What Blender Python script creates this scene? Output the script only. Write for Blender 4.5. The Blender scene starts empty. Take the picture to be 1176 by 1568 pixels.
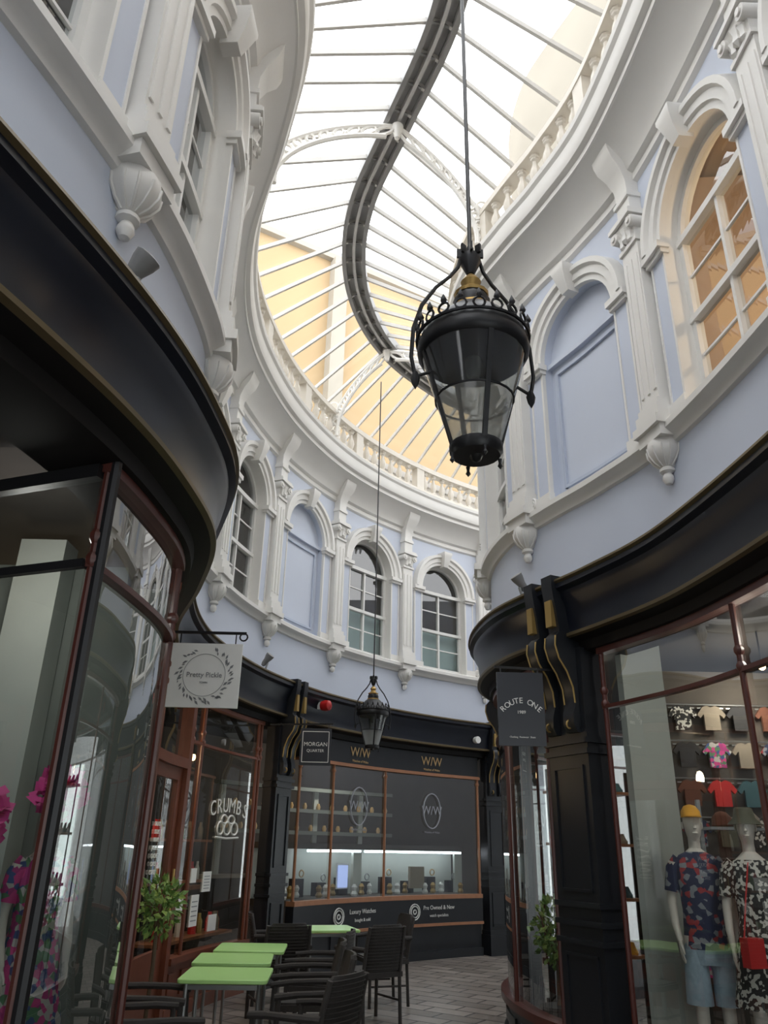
import bpy, bmesh, math, random
from mathutils import Vector, Matrix
random.seed(3)
scene=bpy.context.scene
pi=math.pi
# ---------------------------------------------------------------- materials
MATS={}
def mat(name,col,rough=.5,metal=0.,noise=.08,scale=5.,bump=.0,emis=None,estr=0.,spec=.5):
    m=bpy.data.materials.new(name);m.use_nodes=True
    nt=m.node_tree;N=nt.nodes;L=nt.links
    p=N['Principled BSDF']
    p.inputs['Roughness'].default_value=rough
    p.inputs['Metallic'].default_value=metal
    p.inputs['Specular IOR Level'].default_value=spec
    tc=N.new('ShaderNodeTexCoord');no=N.new('ShaderNodeTexNoise')
    no.inputs['Scale'].default_value=scale;no.inputs['Detail'].default_value=5
    L.new(tc.outputs['Object'],no.inputs['Vector'])
    mx=N.new('ShaderNodeMix');mx.data_type='RGBA'
    c=Vector(col[:3])
    mx.inputs['A'].default_value=(*[max(0,x*(1-noise)) for x in c],1)
    mx.inputs['B'].default_value=(*[min(1,x*(1+noise)) for x in c],1)
    L.new(no.outputs['Fac'],mx.inputs['Factor']);L.new(mx.outputs['Result'],p.inputs['Base Color'])
    if bump:
        b=N.new('ShaderNodeBump');b.inputs['Strength'].default_value=bump;b.inputs['Distance'].default_value=.01
        n2=N.new('ShaderNodeTexNoise');n2.inputs['Scale'].default_value=scale*8
        L.new(tc.outputs['Object'],n2.inputs['Vector'])
        L.new(n2.outputs['Fac'],b.inputs['Height']);L.new(b.outputs['Normal'],p.inputs['Normal'])
    if emis:
        p.inputs['Emission Color'].default_value=(*emis,1);p.inputs['Emission Strength'].default_value=estr
    MATS[name]=m;return m
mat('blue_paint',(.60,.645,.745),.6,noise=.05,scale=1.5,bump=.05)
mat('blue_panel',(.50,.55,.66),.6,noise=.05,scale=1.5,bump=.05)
mat('white_paint',(.81,.79,.75),.5,noise=.05,scale=3,bump=.05)
mat('cream_paint',(.70,.65,.57),.5,noise=.05,scale=3,bump=.05)
mat('sash_white',(.78,.77,.74),.4)
mat('roof_grey',(.52,.51,.50),.5)
mat('roof_dark',(.27,.265,.26),.5)
mat('roof_bar',(.56,.54,.51),.5)
mat('shop_black',(.014,.016,.020),.38,noise=.2,bump=.03,spec=.4)
mat('shop_navy',(.008,.010,.017),.3,noise=.2,spec=.3)
mat('shop_soffit',(.008,.007,.007),.6,spec=.2)
mat('gold',(.36,.24,.08),.45,.5,noise=.2)
mat('gold_dull',(.12,.09,.045),.45,.5,noise=.2)
mat('brass',(.50,.33,.12),.4,.8)
mat('red_brown',(.085,.022,.016),.35,noise=.2)
mat('door_wood',(.15,.042,.02),.4,noise=.25,scale=12)
mat('orange_wood',(.36,.16,.08),.4,noise=.2,scale=12)
mat('iron_black',(.018,.018,.02),.4,.3)
mat('iron_grey',(.09,.095,.095),.7,.0)
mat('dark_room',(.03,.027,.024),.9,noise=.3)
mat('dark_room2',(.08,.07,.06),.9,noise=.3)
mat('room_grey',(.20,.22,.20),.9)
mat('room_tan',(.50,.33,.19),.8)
mat('room_white',(.50,.53,.49),.8)
mat('tan_render',(.40,.285,.155),.85,noise=.12,scale=.6)
mat('cream_render',(.35,.32,.265),.85,noise=.15,scale=1)
mat('slate',(.26,.29,.33),.7,noise=.2,scale=8)
mat('sign_white',(.80,.80,.78),.5)
mat('sign_dark',(.02,.022,.03),.35)
mat('ink_grey',(.22,.23,.24),.6)
mat('text_white',(.75,.75,.72),.6)
mat('text_gold',(.62,.42,.2),.4,.3)
mat('text_grey',(.32,.34,.38),.6)
mat('table_green',(.44,.74,.26),.35,noise=.05)
mat('steel',(.35,.36,.36),.35,.8)
mat('rattan',(.036,.031,.029),.55,noise=.4,scale=60,bump=.6)
mat('leaf',(.13,.24,.06),.5,noise=.4,scale=10)
mat('leaf_light',(.28,.40,.10),.5,noise=.3,scale=10)
mat('bark',(.12,.08,.05),.8)
mat('pot',(.06,.06,.065),.6)
mat('mannequin_white',(.68,.63,.57),.4)
mat('denim',(.33,.42,.50),.85,noise=.3,scale=25,bump=.3)
mat('pink',(.70,.06,.32),.6,noise=.25)
mat('light_blue_cloth',(.30,.50,.62),.8)
mat('yellow_cap',(.85,.42,.04),.7)
mat('black_cloth',(.02,.02,.022),.8)
mat('red_bag',(.6,.03,.03),.4)
mat('blind',(.50,.62,.60),.8)
mat('cloth_olive',(.10,.10,.07),.9);mat('cloth_cream',(.26,.22,.17),.9);mat('cloth_teal',(.05,.12,.14),.9);mat('cloth_rust',(.13,.05,.03),.9)
mat('led_white',(.8,.85,.9),.5,emis=(.85,.92,1.),estr=14.)
mat('bulb_warm',(.9,.6,.3),.5,emis=(1.,.62,.28),estr=10.)
mat('paper',(.75,.75,.72),.8)
mat('screen_blue',(.2,.3,.7),.3,emis=(.5,.6,1.),estr=.9)
mat('red_plastic',(.5,.02,.02),.3)
def pattern(name,cols,scale=14,rough=.8):
    m=mat(name,cols[0],rough);nt=m.node_tree;N=nt.nodes;L=nt.links
    tc=N.new('ShaderNodeTexCoord');v=N.new('ShaderNodeTexVoronoi');v.inputs['Scale'].default_value=scale
    L.new(tc.outputs['Object'],v.inputs['Vector'])
    s=N.new('ShaderNodeSeparateColor');L.new(v.outputs['Color'],s.inputs['Color'])
    r=N.new('ShaderNodeValToRGB');r.color_ramp.interpolation='CONSTANT'
    while len(r.color_ramp.elements)<len(cols): r.color_ramp.elements.new(.5)
    for i,c in enumerate(cols):
        r.color_ramp.elements[i].position=i/len(cols);r.color_ramp.elements[i].color=(*c,1)
    L.new(s.outputs['Red'],r.inputs['Fac'])
    L.new(r.outputs['Color'],N['Principled BSDF'].inputs['Base Color'])
pattern('floral_pink',[(.6,.06,.25),(.5,.48,.46),(.05,.09,.25),(.4,.04,.2),(.1,.22,.12)],34)
pattern('floral_navy',[(.02,.03,.08),(.02,.03,.08),(.02,.03,.08),(.02,.03,.08),(.35,.04,.05),(.25,.27,.3)],30)
pattern('squiggle',[(.02,.02,.02),(.65,.63,.58),(.02,.02,.02)],55)
def glass(name,f0=.06,tint=(1,1,1),rough=0.,diff=0.,pwr=4.):
    m=bpy.data.materials.new(name);m.use_nodes=True;nt=m.node_tree;N=nt.nodes;L=nt.links
    N.remove(N['Principled BSDF']);out=N['Material Output']
    t=N.new('ShaderNodeBsdfTransparent');t.inputs['Color'].default_value=(*tint,1)
    src=t.outputs[0]
    if diff:
        d=N.new('ShaderNodeBsdfTranslucent');d.inputs['Color'].default_value=(.85,.86,.84,1)
        x0=N.new('ShaderNodeMixShader');x0.inputs['Fac'].default_value=diff
        L.new(src,x0.inputs[1]);L.new(d.outputs[0],x0.inputs[2]);src=x0.outputs[0]
    g=N.new('ShaderNodeBsdfGlossy');g.inputs['Roughness'].default_value=rough
    lw=N.new('ShaderNodeLayerWeight');lw.inputs['Blend'].default_value=.5
    pw=N.new('ShaderNodeMath');pw.operation='POWER';pw.inputs[1].default_value=pwr
    L.new(lw.outputs['Facing'],pw.inputs[0])
    ma=N.new('ShaderNodeMath');ma.operation='MULTIPLY_ADD';ma.inputs[1].default_value=.9-f0;ma.inputs[2].default_value=f0
    L.new(pw.outputs[0],ma.inputs[0])
    x=N.new('ShaderNodeMixShader');L.new(ma.outputs[0],x.inputs['Fac'])
    L.new(src,x.inputs[1]);L.new(g.outputs[0],x.inputs[2]);L.new(x.outputs[0],out.inputs['Surface'])
    MATS[name]=m
glass('shop_glass',.19,(.82,.87,.85),pwr=3.)
glass('shop_glass_old',.30,(.78,.84,.82),pwr=2.6)
glass('window_glass',.10,(.75,.78,.78))
glass('roof_glass',.03,(.97,.98,.98),.1)
glass('lamp_glass',.06,(.86,.88,.87),.1,.5)
glass('lamp_glass_clear',.05,(.7,.72,.72),.1,.12)
# floor paving
m=mat('paving',(.2,.15,.12),.4,bump=.05);nt=m.node_tree;N=nt.nodes;L=nt.links
tc=N.new('ShaderNodeTexCoord');mp=N.new('ShaderNodeMapping');mp.inputs['Rotation'].default_value=(0,0,.6)
br=N.new('ShaderNodeTexBrick');br.inputs['Scale'].default_value=1.0;br.inputs['Mortar Size'].default_value=.014
br.inputs['Color1'].default_value=(.40,.35,.31,1);br.inputs['Color2'].default_value=(.23,.20,.175,1);br.inputs['Mortar'].default_value=(.05,.045,.04,1)
no=N.new('ShaderNodeTexNoise');no.inputs['Scale'].default_value=3;no.inputs['Detail'].default_value=8
mx=N.new('ShaderNodeMix');mx.data_type='RGBA';mx.blend_type='MULTIPLY';mx.inputs['Factor'].default_value=.5
L.new(tc.outputs['Object'],mp.inputs['Vector']);L.new(mp.outputs[0],br.inputs['Vector']);L.new(mp.outputs[0],no.inputs['Vector'])
L.new(br.outputs['Color'],mx.inputs['A']);L.new(no.outputs['Fac'],mx.inputs['B']);L.new(mx.outputs['Result'],N['Principled BSDF'].inputs['Base Color'])
N['Principled BSDF'].inputs['Roughness'].default_value=.35

# ---------------------------------------------------------------- path
class Path:
    def __init__(s,pts,sign):
        P=[Vector(p) for p in pts];P=[P[0]*2-P[1]]+P+[P[-1]*2-P[-2]]
        d=[]
        for i in range(1,len(P)-2):
            a,b,c,e=P[i-1:i+3]
            for k in range(30):
                t=k/30
                d.append(.5*((2*b)+(c-a)*t+(2*a-5*b+4*c-e)*t*t+(3*b-a-3*c+e)*t**3))
        d.append(P[-2]);s.d=d;s.sign=sign
        s.a=[0]
        for i in range(1,len(d)): s.a.append(s.a[-1]+(d[i]-d[i-1]).length)
        s.L=s.a[-1]
        s.n=[]
        for i in range(len(d)):
            t=(d[min(i+3,len(d)-1)]-d[max(i-3,0)]).normalized()
            s.n.append(Vector((t.y,-t.x))*sign)
    def idx(s,u):
        u=max(0,min(s.L-1e-6,u));lo,hi=0,len(s.a)-1
        while hi-lo>1:
            m=(lo+hi)//2
            if s.a[m]<=u: lo=m
            else: hi=m
        return lo,(u-s.a[lo])/(s.a[hi]-s.a[lo])
    def at(s,u,o=0,z=0):
        i,f=s.idx(u);p=s.d[i].lerp(s.d[i+1],f);n=s.n[i].lerp(s.n[i+1],f).normalized()
        q=p+n*o;return Vector((q.x,q.y,z))
    def nrm(s,u):
        i,f=s.idx(u);n=s.n[i].lerp(s.n[i+1],f).normalized();return Vector((n.x,n.y,0))
    def near(s,x,y):
        v=Vector((x,y));k=min(range(len(s.d)),key=lambda i:(s.d[i]-v).length);return s.a[k]
    def hit(s,P,D,o):
        best=None;D=Vector((D.x,D.y));P=Vector((P.x,P.y))
        for i in range(0,len(s.d)-4,4):
            a=s.d[i]+s.n[i]*o;b=s.d[i+4]+s.n[i+4]*o;e=b-a
            den=D.x*e.y-D.y*e.x
            if abs(den)<1e-9: continue
            w=a-P;t=(w.x*e.y-w.y*e.x)/den;u=(w.x*D.y-w.y*D.x)/den
            if t>0 and -.01<=u<=1.01 and (best is None or t<best): best=t
        return None if best is None else P+D*best
    def face(s,u,o,z):
        n=s.nrm(u);up=Vector((0,0,1));x=up.cross(n)
        M=Matrix((x,up,n)).transposed().to_4x4();M.translation=s.at(u,o,z);return M

LP=Path([(-3.0,-1.9),(-2.35,-.3),(-1.85,.75),(-1.5,1.7),(-1.22,2.66),(-1.12,3.4),(-1.14,4.1),(-1.4,4.95),(-1.83,6.1),(-2.05,7.4),(-2.0,8.65),(-1.63,10.2),(-.85,11.8),(.39,13.25),(1.92,14.4),(3.4,15.0),(5.2,15.4),(7.5,15.6)],1)
RP=Path([(.3,-2.4),(1.1,-1.2),(1.75,.1),(2.1,1.3),(2.28,2.5),(2.28,3.6),(2.12,4.95),(1.83,5.8),(1.55,6.4),(1.28,7.1),(1.2,7.98),(1.35,8.8),(1.85,9.7),(2.9,10.6),(4.5,11.2),(7.2,11.5)],-1)
RG=Path([(-1.3,-2.0),(-.7,-.8),(-.15,.4),(.25,1.5),(.5,2.6),(.62,3.8),(.50,5.0),(.04,6.3),(-.36,7.4),(-.50,8.4),(-.42,9.4),(-.10,10.4),(.5,11.35),(1.6,12.4),(3.1,13.1),(5,13.35),(7.3,13.5)],1)

# ---------------------------------------------------------------- builder
class B:
    def __init__(s,name): s.name=name;s.v=[];s.f=[];s.fm=[];s.mats=[];s.cur=0;s.M=None
    def m(s,n):
        if n not in s.mats: s.mats.append(n)
        s.cur=s.mats.index(n);return s
    def add(s,vs,fs):
        b=len(s.v)
        for v in vs:
            v=Vector(v)
            s.v.append(s.M@v if s.M else v)
        for f in fs: s.f.append([i+b for i in f]);s.fm.append(s.cur)
    def grid(s,rows,closed=False,caps=False,loop=False):
        n=len(rows[0]);vs=[p for r in rows for p in r];fs=[]
        R=len(rows)
        for i in range(R if loop else R-1):
            k=(i+1)%R
            for j in range(n if closed else n-1):
                j2=(j+1)%n
                fs.append([i*n+j,i*n+j2,k*n+j2,k*n+j])
        if caps and not loop:
            fs.append(list(range(n))[::-1]);fs.append([(R-1)*n+j for j in range(n)])
        s.add(vs,fs)
    def box(s,c,d,rz=0,M=None):
        x,y,z=[k/2 for k in d];c=Vector(c);R=Matrix.Rotation(rz,3,'Z') if M is None else M
        vs=[c+R@Vector((a*x,b*y,e*z)) for a in(-1,1) for b in(-1,1) for e in(-1,1)]
        s.add(vs,[[0,1,3,2],[4,6,7,5],[0,4,5,1],[2,3,7,6],[0,2,6,4],[1,5,7,3]])
    def beam(s,a,b,w,h):
        a=Vector(a);b=Vector(b);t=(b-a);l=t.length;t.normalize()
        side=t.cross(Vector((0,0,1)))
        if side.length<1e-4: side=Vector((1,0,0))
        side.normalize();up=side.cross(t)
        s.box((a+b)/2,(w,l,h),M=Matrix((side,t,up)).transposed())
    def tube(s,pts,r,n=8,caps=True,closed=False):
        pts=[Vector(p) for p in pts];rows=[]
        K=len(pts);rr=r if isinstance(r,(list,tuple)) else [r]*K
        ref=None
        for i,p in enumerate(pts):
            if closed: t=pts[(i+1)%K]-pts[i-1]
            else: t=pts[min(i+1,K-1)]-pts[max(i-1,0)]
            t.normalize()
            if ref is None:
                ref=Vector((0,0,1)) if abs(t.z)<.9 else Vector((1,0,0))
            a=ref-t*ref.dot(t)
            if a.length<1e-5: a=Vector((0,1,0))
            a.normalize();ref=a;b=t.cross(a)
            rows.append([p+(a*math.cos(q*2*pi/n)+b*math.sin(q*2*pi/n))*rr[i] for q in range(n)])
        s.grid(rows,closed=True,caps=caps,loop=closed)
    def lathe(s,c,prof,n=12,sx=1,sy=1):
        c=Vector(c)
        rows=[[c+Vector((math.cos(q*2*pi/n)*max(r,1e-4)*sx,math.sin(q*2*pi/n)*max(r,1e-4)*sy,z)) for q in range(n)] for r,z in prof]
        s.grid(rows,closed=True,caps=True)
    def loft(s,rings,n=16):
        rows=[]
        for (c,rx,ry) in rings:
            c=Vector(c);rows.append([c+Vector((math.cos(q*2*pi/n)*rx,math.sin(q*2*pi/n)*ry,0)) for q in range(n)])
        s.grid(rows,closed=True,caps=True)
    def steps(s,a,b,d=.12): 
        k=max(1,int(math.ceil(abs(b-a)/d)));return [a+(b-a)*i/k for i in range(k+1)]
    def pbox(s,P,s0,s1,o0,o1,z0,z1,d=.12):
        s.grid([[P.at(u,o0,z0),P.at(u,o1,z0),P.at(u,o1,z1),P.at(u,o0,z1)] for u in s.steps(s0,s1,d)],closed=True,caps=True)
    def psweep(s,P,s0,s1,prof,closed=False,d=.1):
        s.grid([[P.at(u,o,z) for o,z in prof] for u in s.steps(s0,s1,d)],closed=closed,caps=closed)
    def ploft(s,P,rows):
        s.grid([[P.at(c-h,o0,z),P.at(c+h,o0,z),P.at(c+h,o1,z),P.at(c-h,o1,z)] for c,h,o0,o1,z in rows],closed=True,caps=True)
    def pprism(s,P,sc,hw,prof):
        s.grid([[P.at(sc-hw,o,z) for o,z in prof],[P.at(sc+hw,o,z) for o,z in prof]],closed=True,caps=True)
    def text(s,body,size,M,ext=.002):
        c=bpy.data.curves.new('t','FONT');c.body=body;c.size=size;c.align_x='CENTER';c.align_y='CENTER';c.extrude=ext
        c.resolution_u=3
        o=bpy.data.objects.new('t',c);scene.collection.objects.link(o)
        dg=bpy.context.evaluated_depsgraph_get();me=bpy.data.meshes.new_from_object(o.evaluated_get(dg))
        s.add([M@v.co for v in me.vertices],[list(p.vertices) for p in me.polygons])
        bpy.data.objects.remove(o);bpy.data.meshes.remove(me)
    def done(s,angle=38,parent=None):
        me=bpy.data.meshes.new(s.name);me.from_pydata([tuple(v) for v in s.v],[],s.f)
        for n in s.mats: me.materials.append(MATS[n])
        me.polygons.foreach_set('material_index',s.fm)
        bm=bmesh.new();bm.from_mesh(me);bmesh.ops.recalc_face_normals(bm,faces=bm.faces);bm.to_mesh(me);bm.free()
        me.polygons.foreach_set('use_smooth',[True]*len(me.polygons))
        try: me.set_sharp_from_angle(angle=math.radians(angle))
        except Exception: pass
        o=bpy.data.objects.new(s.name,me);scene.collection.objects.link(o)
        if parent: o.parent=parent
        return o
def copy(o,M,name=None):
    c=bpy.data.objects.new(name or o.name,o.data);scene.collection.objects.link(c);c.matrix_world=M;return c

Z1=3.65
# ---------------------------------------------------------------- upper walls
def arcring(b,P,c,zs,prof,n=22,a0=0,a1=pi,closed=True):
    rows=[]
    for i in range(n+1):
        a=a0+(a1-a0)*i/n
        rows.append([P.at(c-r*math.cos(a),o,zs+r*math.sin(a)) for r,o in prof])
    b.grid(rows,closed=closed,caps=closed)
def bay(b,P,s0,s1,kind):
    c=(s0+s1)/2;half=(s1-s0)/2;hw=min(.53,half-.36);ro=hw+.2;zs=5.98;zb=4.5
    ztop=lambda u: zs+math.sqrt(max(0,hw*hw-(u-c)**2))
    b.m('blue_paint')
    us=[c-hw*math.cos(pi*i/20) for i in range(21)]
    def q(u,v,z0,z1,z2=None,z3=None):
        b.add([P.at(u,0,z0),P.at(v,0,z1),P.at(v,0,z3),P.at(u,0,z2)],[[0,1,2,3]])
    for seg in (b.steps(s0,us[0],.1),b.steps(us[-1],s1,.1)):
        for u,v in zip(seg,seg[1:]): q(u,v,Z1-.05,Z1-.05,7.0,7.0)
    for u,v in zip(us,us[1:]):
        q(u,v,Z1-.05,Z1-.05,zb,zb);q(u,v,ztop(u),ztop(v),7.0,7.0)
    b.m('white_paint' if kind!='b' else 'blue_paint')
    dep=-.2 if kind!='b' else -.08
    bd=[(us[0],zb)]+[(u,ztop(u)) for u in us]+[(us[-1],zb)]
    b.grid([[P.at(u,.0,z) for u,z in bd],[P.at(u,dep,z) for u,z in bd]],closed=True)
    for sg in(-1,1):
        a=c+sg*hw;e=c+sg*ro;a,e=min(a,e),max(a,e)
        b.m('white_paint');b.pbox(P,a,a+.025,0,.04,zb,zs-.1);b.pbox(P,e-.02,e,0,.04,zb,zs-.1);b.m('blue_paint');b.pbox(P,a+.025,e-.02,.0,.03,zb+.1,zs-.1)
        b.m('white_paint');b.pbox(P,a-.015,e+.02,0,.07,zs-.1,zs-.06);b.pbox(P,a-.03,e+.03,0,.10,zs-.06,zs)
        b.pbox(P,a-.01,e+.01,0,.06,zb,zb+.1)
        cs=c+sg*(ro+.06)
        for R,o in((.05,.05),(.022,.05)):
            ctr=[P.at(cs+R*math.cos(k*pi/6),o,zb+.075+R*math.sin(k*pi/6)) for k in range(12)]
            b.tube(ctr,.016,6,closed=True)
    b.m('white_paint')
    arcring(b,P,c,zs,[(hw,0),(hw,.05),(hw+.05,.05),(hw+.06,.075),(ro-.07,.075),(ro-.05,.11),(ro,.11),(ro+.015,.0)])
    zk=zs+hw-.04
    b.ploft(P,[(c,.05,0,.12,zk),(c,.065,0,.16,zk+.1),(c,.085,0,.19,zk+.2),(c,.10,0,.20,zk+.24),(c,.10,0,.20,zk+.28)])
    if kind=='b':
        b.m('blue_paint')
        for u,v in zip(us,us[1:]):
            b.add([P.at(u,-.08,zb),P.at(v,-.08,zb),P.at(v,-.08,ztop(v)),P.at(u,-.08,ztop(u))],[[0,1,2,3]])
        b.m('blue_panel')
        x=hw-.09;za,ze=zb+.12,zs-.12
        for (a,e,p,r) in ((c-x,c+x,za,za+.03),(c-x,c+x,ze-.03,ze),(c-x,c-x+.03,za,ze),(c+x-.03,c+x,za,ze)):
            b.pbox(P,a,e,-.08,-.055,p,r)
        b.m('blue_paint');b.pbox(P,c-hw,c+hw,-.08,-.03,zs-.04,zs+.01)
    else:
        b.m('sash_white');f=.05;fo=-.16;fi=-.10
        b.pbox(P,c-hw,c-hw+f,fo,fi,zb,zs);b.pbox(P,c+hw-f,c+hw,fo,fi,zb,zs)
        arcring(b,P,c,zs,[(hw-f,fo),(hw-f,fi),(hw,fi),(hw,fo)])
        b.pbox(P,c-hw,c+hw,fo,fi,zb,zb+.08);b.pbox(P,c-hw,c+hw,fo,fi+.02,zs-.04,zs+.02)
        zm=(zb+zs)/2
        b.pbox(P,c-hw,c+hw,fo,fi+.015,zm-.025,zm+.025)
        b.pbox(P,c-.016,c+.016,fo,fi,zb,zs)
        for z in (zb+.42,zm+.38): b.pbox(P,c-hw,c+hw,fo+.02,fi-.02,z-.010,z+.010)
        b.m('window_glass')
        for u,v in zip(us,us[1:]):
            b.add([P.at(u,-.135,zb),P.at(v,-.135,zb),P.at(v,-.135,ztop(v)),P.at(u,-.135,ztop(u))],[[0,1,2,3]])
        if kind=='c':
            b.m('blind');b.pbox(P,c-hw,c+hw,-.24,-.23,zb,zb+.8)
def pilaster(b,P,s):
    b.m('white_paint')
    b.pbox(P,s-.12,s+.12,0,.10,4.66,6.22)
    for x in (-.085,-.0,.085): b.pbox(P,s+x-.017,s+x+.017,.10,.110,4.8,6.1)
    b.pbox(P,s-.14,s+.14,0,.13,4.64,4.70);b.pbox(P,s-.155,s+.155,0,.15,4.54,4.64);b.pbox(P,s-.17,s+.17,0,.18,4.47,4.54);b.pbox(P,s-.15,s+.15,0,.15,4.38,4.47)
    b.lathe(P.at(s,.04,0),[(0,4.04),(.025,4.05),(.042,4.085),(.038,4.11),(.028,4.13),(.055,4.145),(.055,4.165),(.04,4.18),(.085,4.22),(.122,4.28),(.13,4.33),(.12,4.38)],12)
    for k in range(12):
        a=k*pi/6;b.tube([P.at(s,.04,0)+Vector((r*math.cos(a),r*math.sin(a),z)) for r,z in((.045,4.185),(.088,4.22),(.124,4.28),(.130,4.33))],.008,5)
    b.pbox(P,s-.135,s+.135,0,.12,6.22,6.26)
    b.ploft(P,[(s,.11,0,.10,6.26),(s,.125,0,.12,6.38),(s,.155,0,.15,6.46)])
    for sg in(-1,1):
        for r,w in ((.052,.0),(.028,.015)):
            rows=[]
            for o in (.0,.16+w):
                rows.append([P.at(s+sg*.125+r*math.cos(k*pi/6),o,6.41+r*math.sin(k*pi/6)) for k in range(12)])
            b.grid(rows,closed=True,caps=True)
        b.lathe(P.at(s+sg*.06,.11,0),[(0,6.24),(.035,6.27),(.03,6.32),(.045,6.36),(.0,6.40)],6)
    b.lathe(P.at(s,.12,0),[(0,6.26),(.04,6.3),(.03,6.36),(.05,6.41),(.0,6.47)],6)
    b.pbox(P,s-.17,s+.17,0,.18,6.47,6.51);b.pbox(P,s-.155,s+.155,0,.165,6.51,6.54)
    b.pbox(P,s-.10,s+.10,0,.11,6.54,6.72)
    b.ploft(P,[(s,.115,0,.13,6.72),(s,.115,0,.13,6.76),(s,.09,0,.11,6.8),(s,.095,0,.12,6.92),(s,.11,0,.17,7.03),(s,.13,0,.24,7.12),(s,.135,0,.27,7.2),(s,.135,0,.29,7.3)])
def upper(name,P,pil,kinds):
    b=B(name)
    for i in range(len(pil)-1): bay(b,P,pil[i],pil[i+1],kinds[i])
    for s in pil: pilaster(b,P,s)
    b.m('white_paint')
    b.psweep(P,pil[0],pil[-1],[(0,4.34),(.03,4.35),(.04,4.38),(.07,4.40),(.11,4.43),(.11,4.48),(.08,4.50),(0,4.51)])
    return b.done()
sA=LP.near(-1.22,2.66);sB=LP.near(-1.14,4.1);sC=LP.near(-2.0,8.65)
Lp=[sA,sB,sB+(sC-sB)/3,sB+2*(sC-sB)/3,sC]+[LP.near(*q) for q in((-1.6,10.3),(-.78,11.9),(.39,13.25),(1.92,14.4))]
k0=0
while Lp[0]-1.6>.2: Lp.insert(0,Lp[0]-1.6);k0+=1
while Lp[-1]+1.8<LP.L: Lp.append(Lp[-1]+1.8)
upper('wall_left',LP,Lp,['w']*k0+['w','b','w','w','w','b','c','c']+['w']*8)
Rp=[RP.near(*q) for q in((2.29,3.25),(2.1,5.03),(1.4,6.75),(1.22,8.3))]
k0=0
while Rp[0]-1.75>.2: Rp.insert(0,Rp[0]-1.75);k0+=1
while Rp[-1]+1.7<RP.L: Rp.append(Rp[-1]+1.7)
upper('wall_right',RP,Rp,['w']*k0+['w','b','w']+['w']*8)
# cornices + balustrade
CP=[(0,6.9),(.04,6.92),(.04,6.99),(.09,7.01),(.12,7.08),(.17,7.14),(.26,7.24),(.36,7.30),(.38,7.30),(.38,7.36),(.43,7.38),(.45,7.43),(.45,7.56),(.48,7.59),(.49,7.64),(.2,7.66),(-.15,7.66),(-.15,8.25)]
for i,(P,pl) in enumerate(((LP,Lp),(RP,Rp))):
    b=B('trim_%d'%(i+1));b.m('white_paint');b.psweep(P,0,P.L,CP);b.done(30)
    b=B('balustrade');b.m('cream_paint')
    Le=P.L-.45
    b.pbox(P,.1,Le,.28,.42,7.65,7.72);b.pbox(P,.1,Le,.27,.43,8.12,8.16);b.pbox(P,.1,Le,.28,.42,8.16,8.22)
    u=.2
    while u<Le-.1:
        if min(abs(u-q) for q in pl)>.16:
            b.lathe(P.at(u,.35,0),[(.055,7.72),(.055,7.75),(.035,7.77),(.05,7.82),(.062,7.87),(.05,7.93),(.028,8.0),(.026,8.04),(.045,8.06),(.045,8.08),(.055,8.09),(.055,8.12)],8)
        u+=.24
    for q in pl:
        if .2<q<Le: b.pbox(P,q-.1,q+.1,.28,.42,7.72,8.12)
    b.done()
# ---------------------------------------------------------------- roof
rb=B('ceiling_glazing_frame');rg=B('ceiling');rg.m('roof_glass')
prev=None;u=.3
while u<RG.L-.2:
    P=RG.at(u,0,9.25);n=RG.nrm(u)
    l=LP.hit(P,-n,-.12);r=RP.hit(P,n,-.12)
    if l is not None and r is not None and (l-Vector((P.x,P.y))).length<3.6 and (r-Vector((P.x,P.y))).length<3.6:
        l=Vector((l.x,l.y,8.25));r=Vector((r.x,r.y,8.25))
        rb.m('roof_bar');rb.beam(l,P,.032,.055);rb.beam(r,P,.032,.055)
        rb.m('roof_dark');rb.beam(P-n*.13-Vector((0,0,.06)),P+n*.13-Vector((0,0,.06)),.025,.045)
        up=Vector((0,0,.05))
        if prev:
            a,c,d=prev
            rg.add([a+up,c+up,P+up,l+up],[[0,1,2,3]]);rg.add([c+up,d+up,r+up,P+up],[[0,1,2,3]])
        prev=(l,P,r)
    u+=.36
rb.m('roof_dark');rb.pbox(RG,.1,RG.L-.1,-.165,-.11,9.11,9.26);rb.pbox(RG,.1,RG.L-.1,.11,.165,9.11,9.26)
rb.m('roof_grey');rb.pbox(RG,.1,RG.L-.1,-.02,.02,9.14,9.24);rb.pbox(RG,.1,RG.L-.1,-.11,.11,9.23,9.25)
rb.m('roof_bar')
for P in(LP,RP): rb.pbox(P,.1,P.L-.1,-.17,-.09,8.15,8.27)
rb.done();rg.done()
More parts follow.
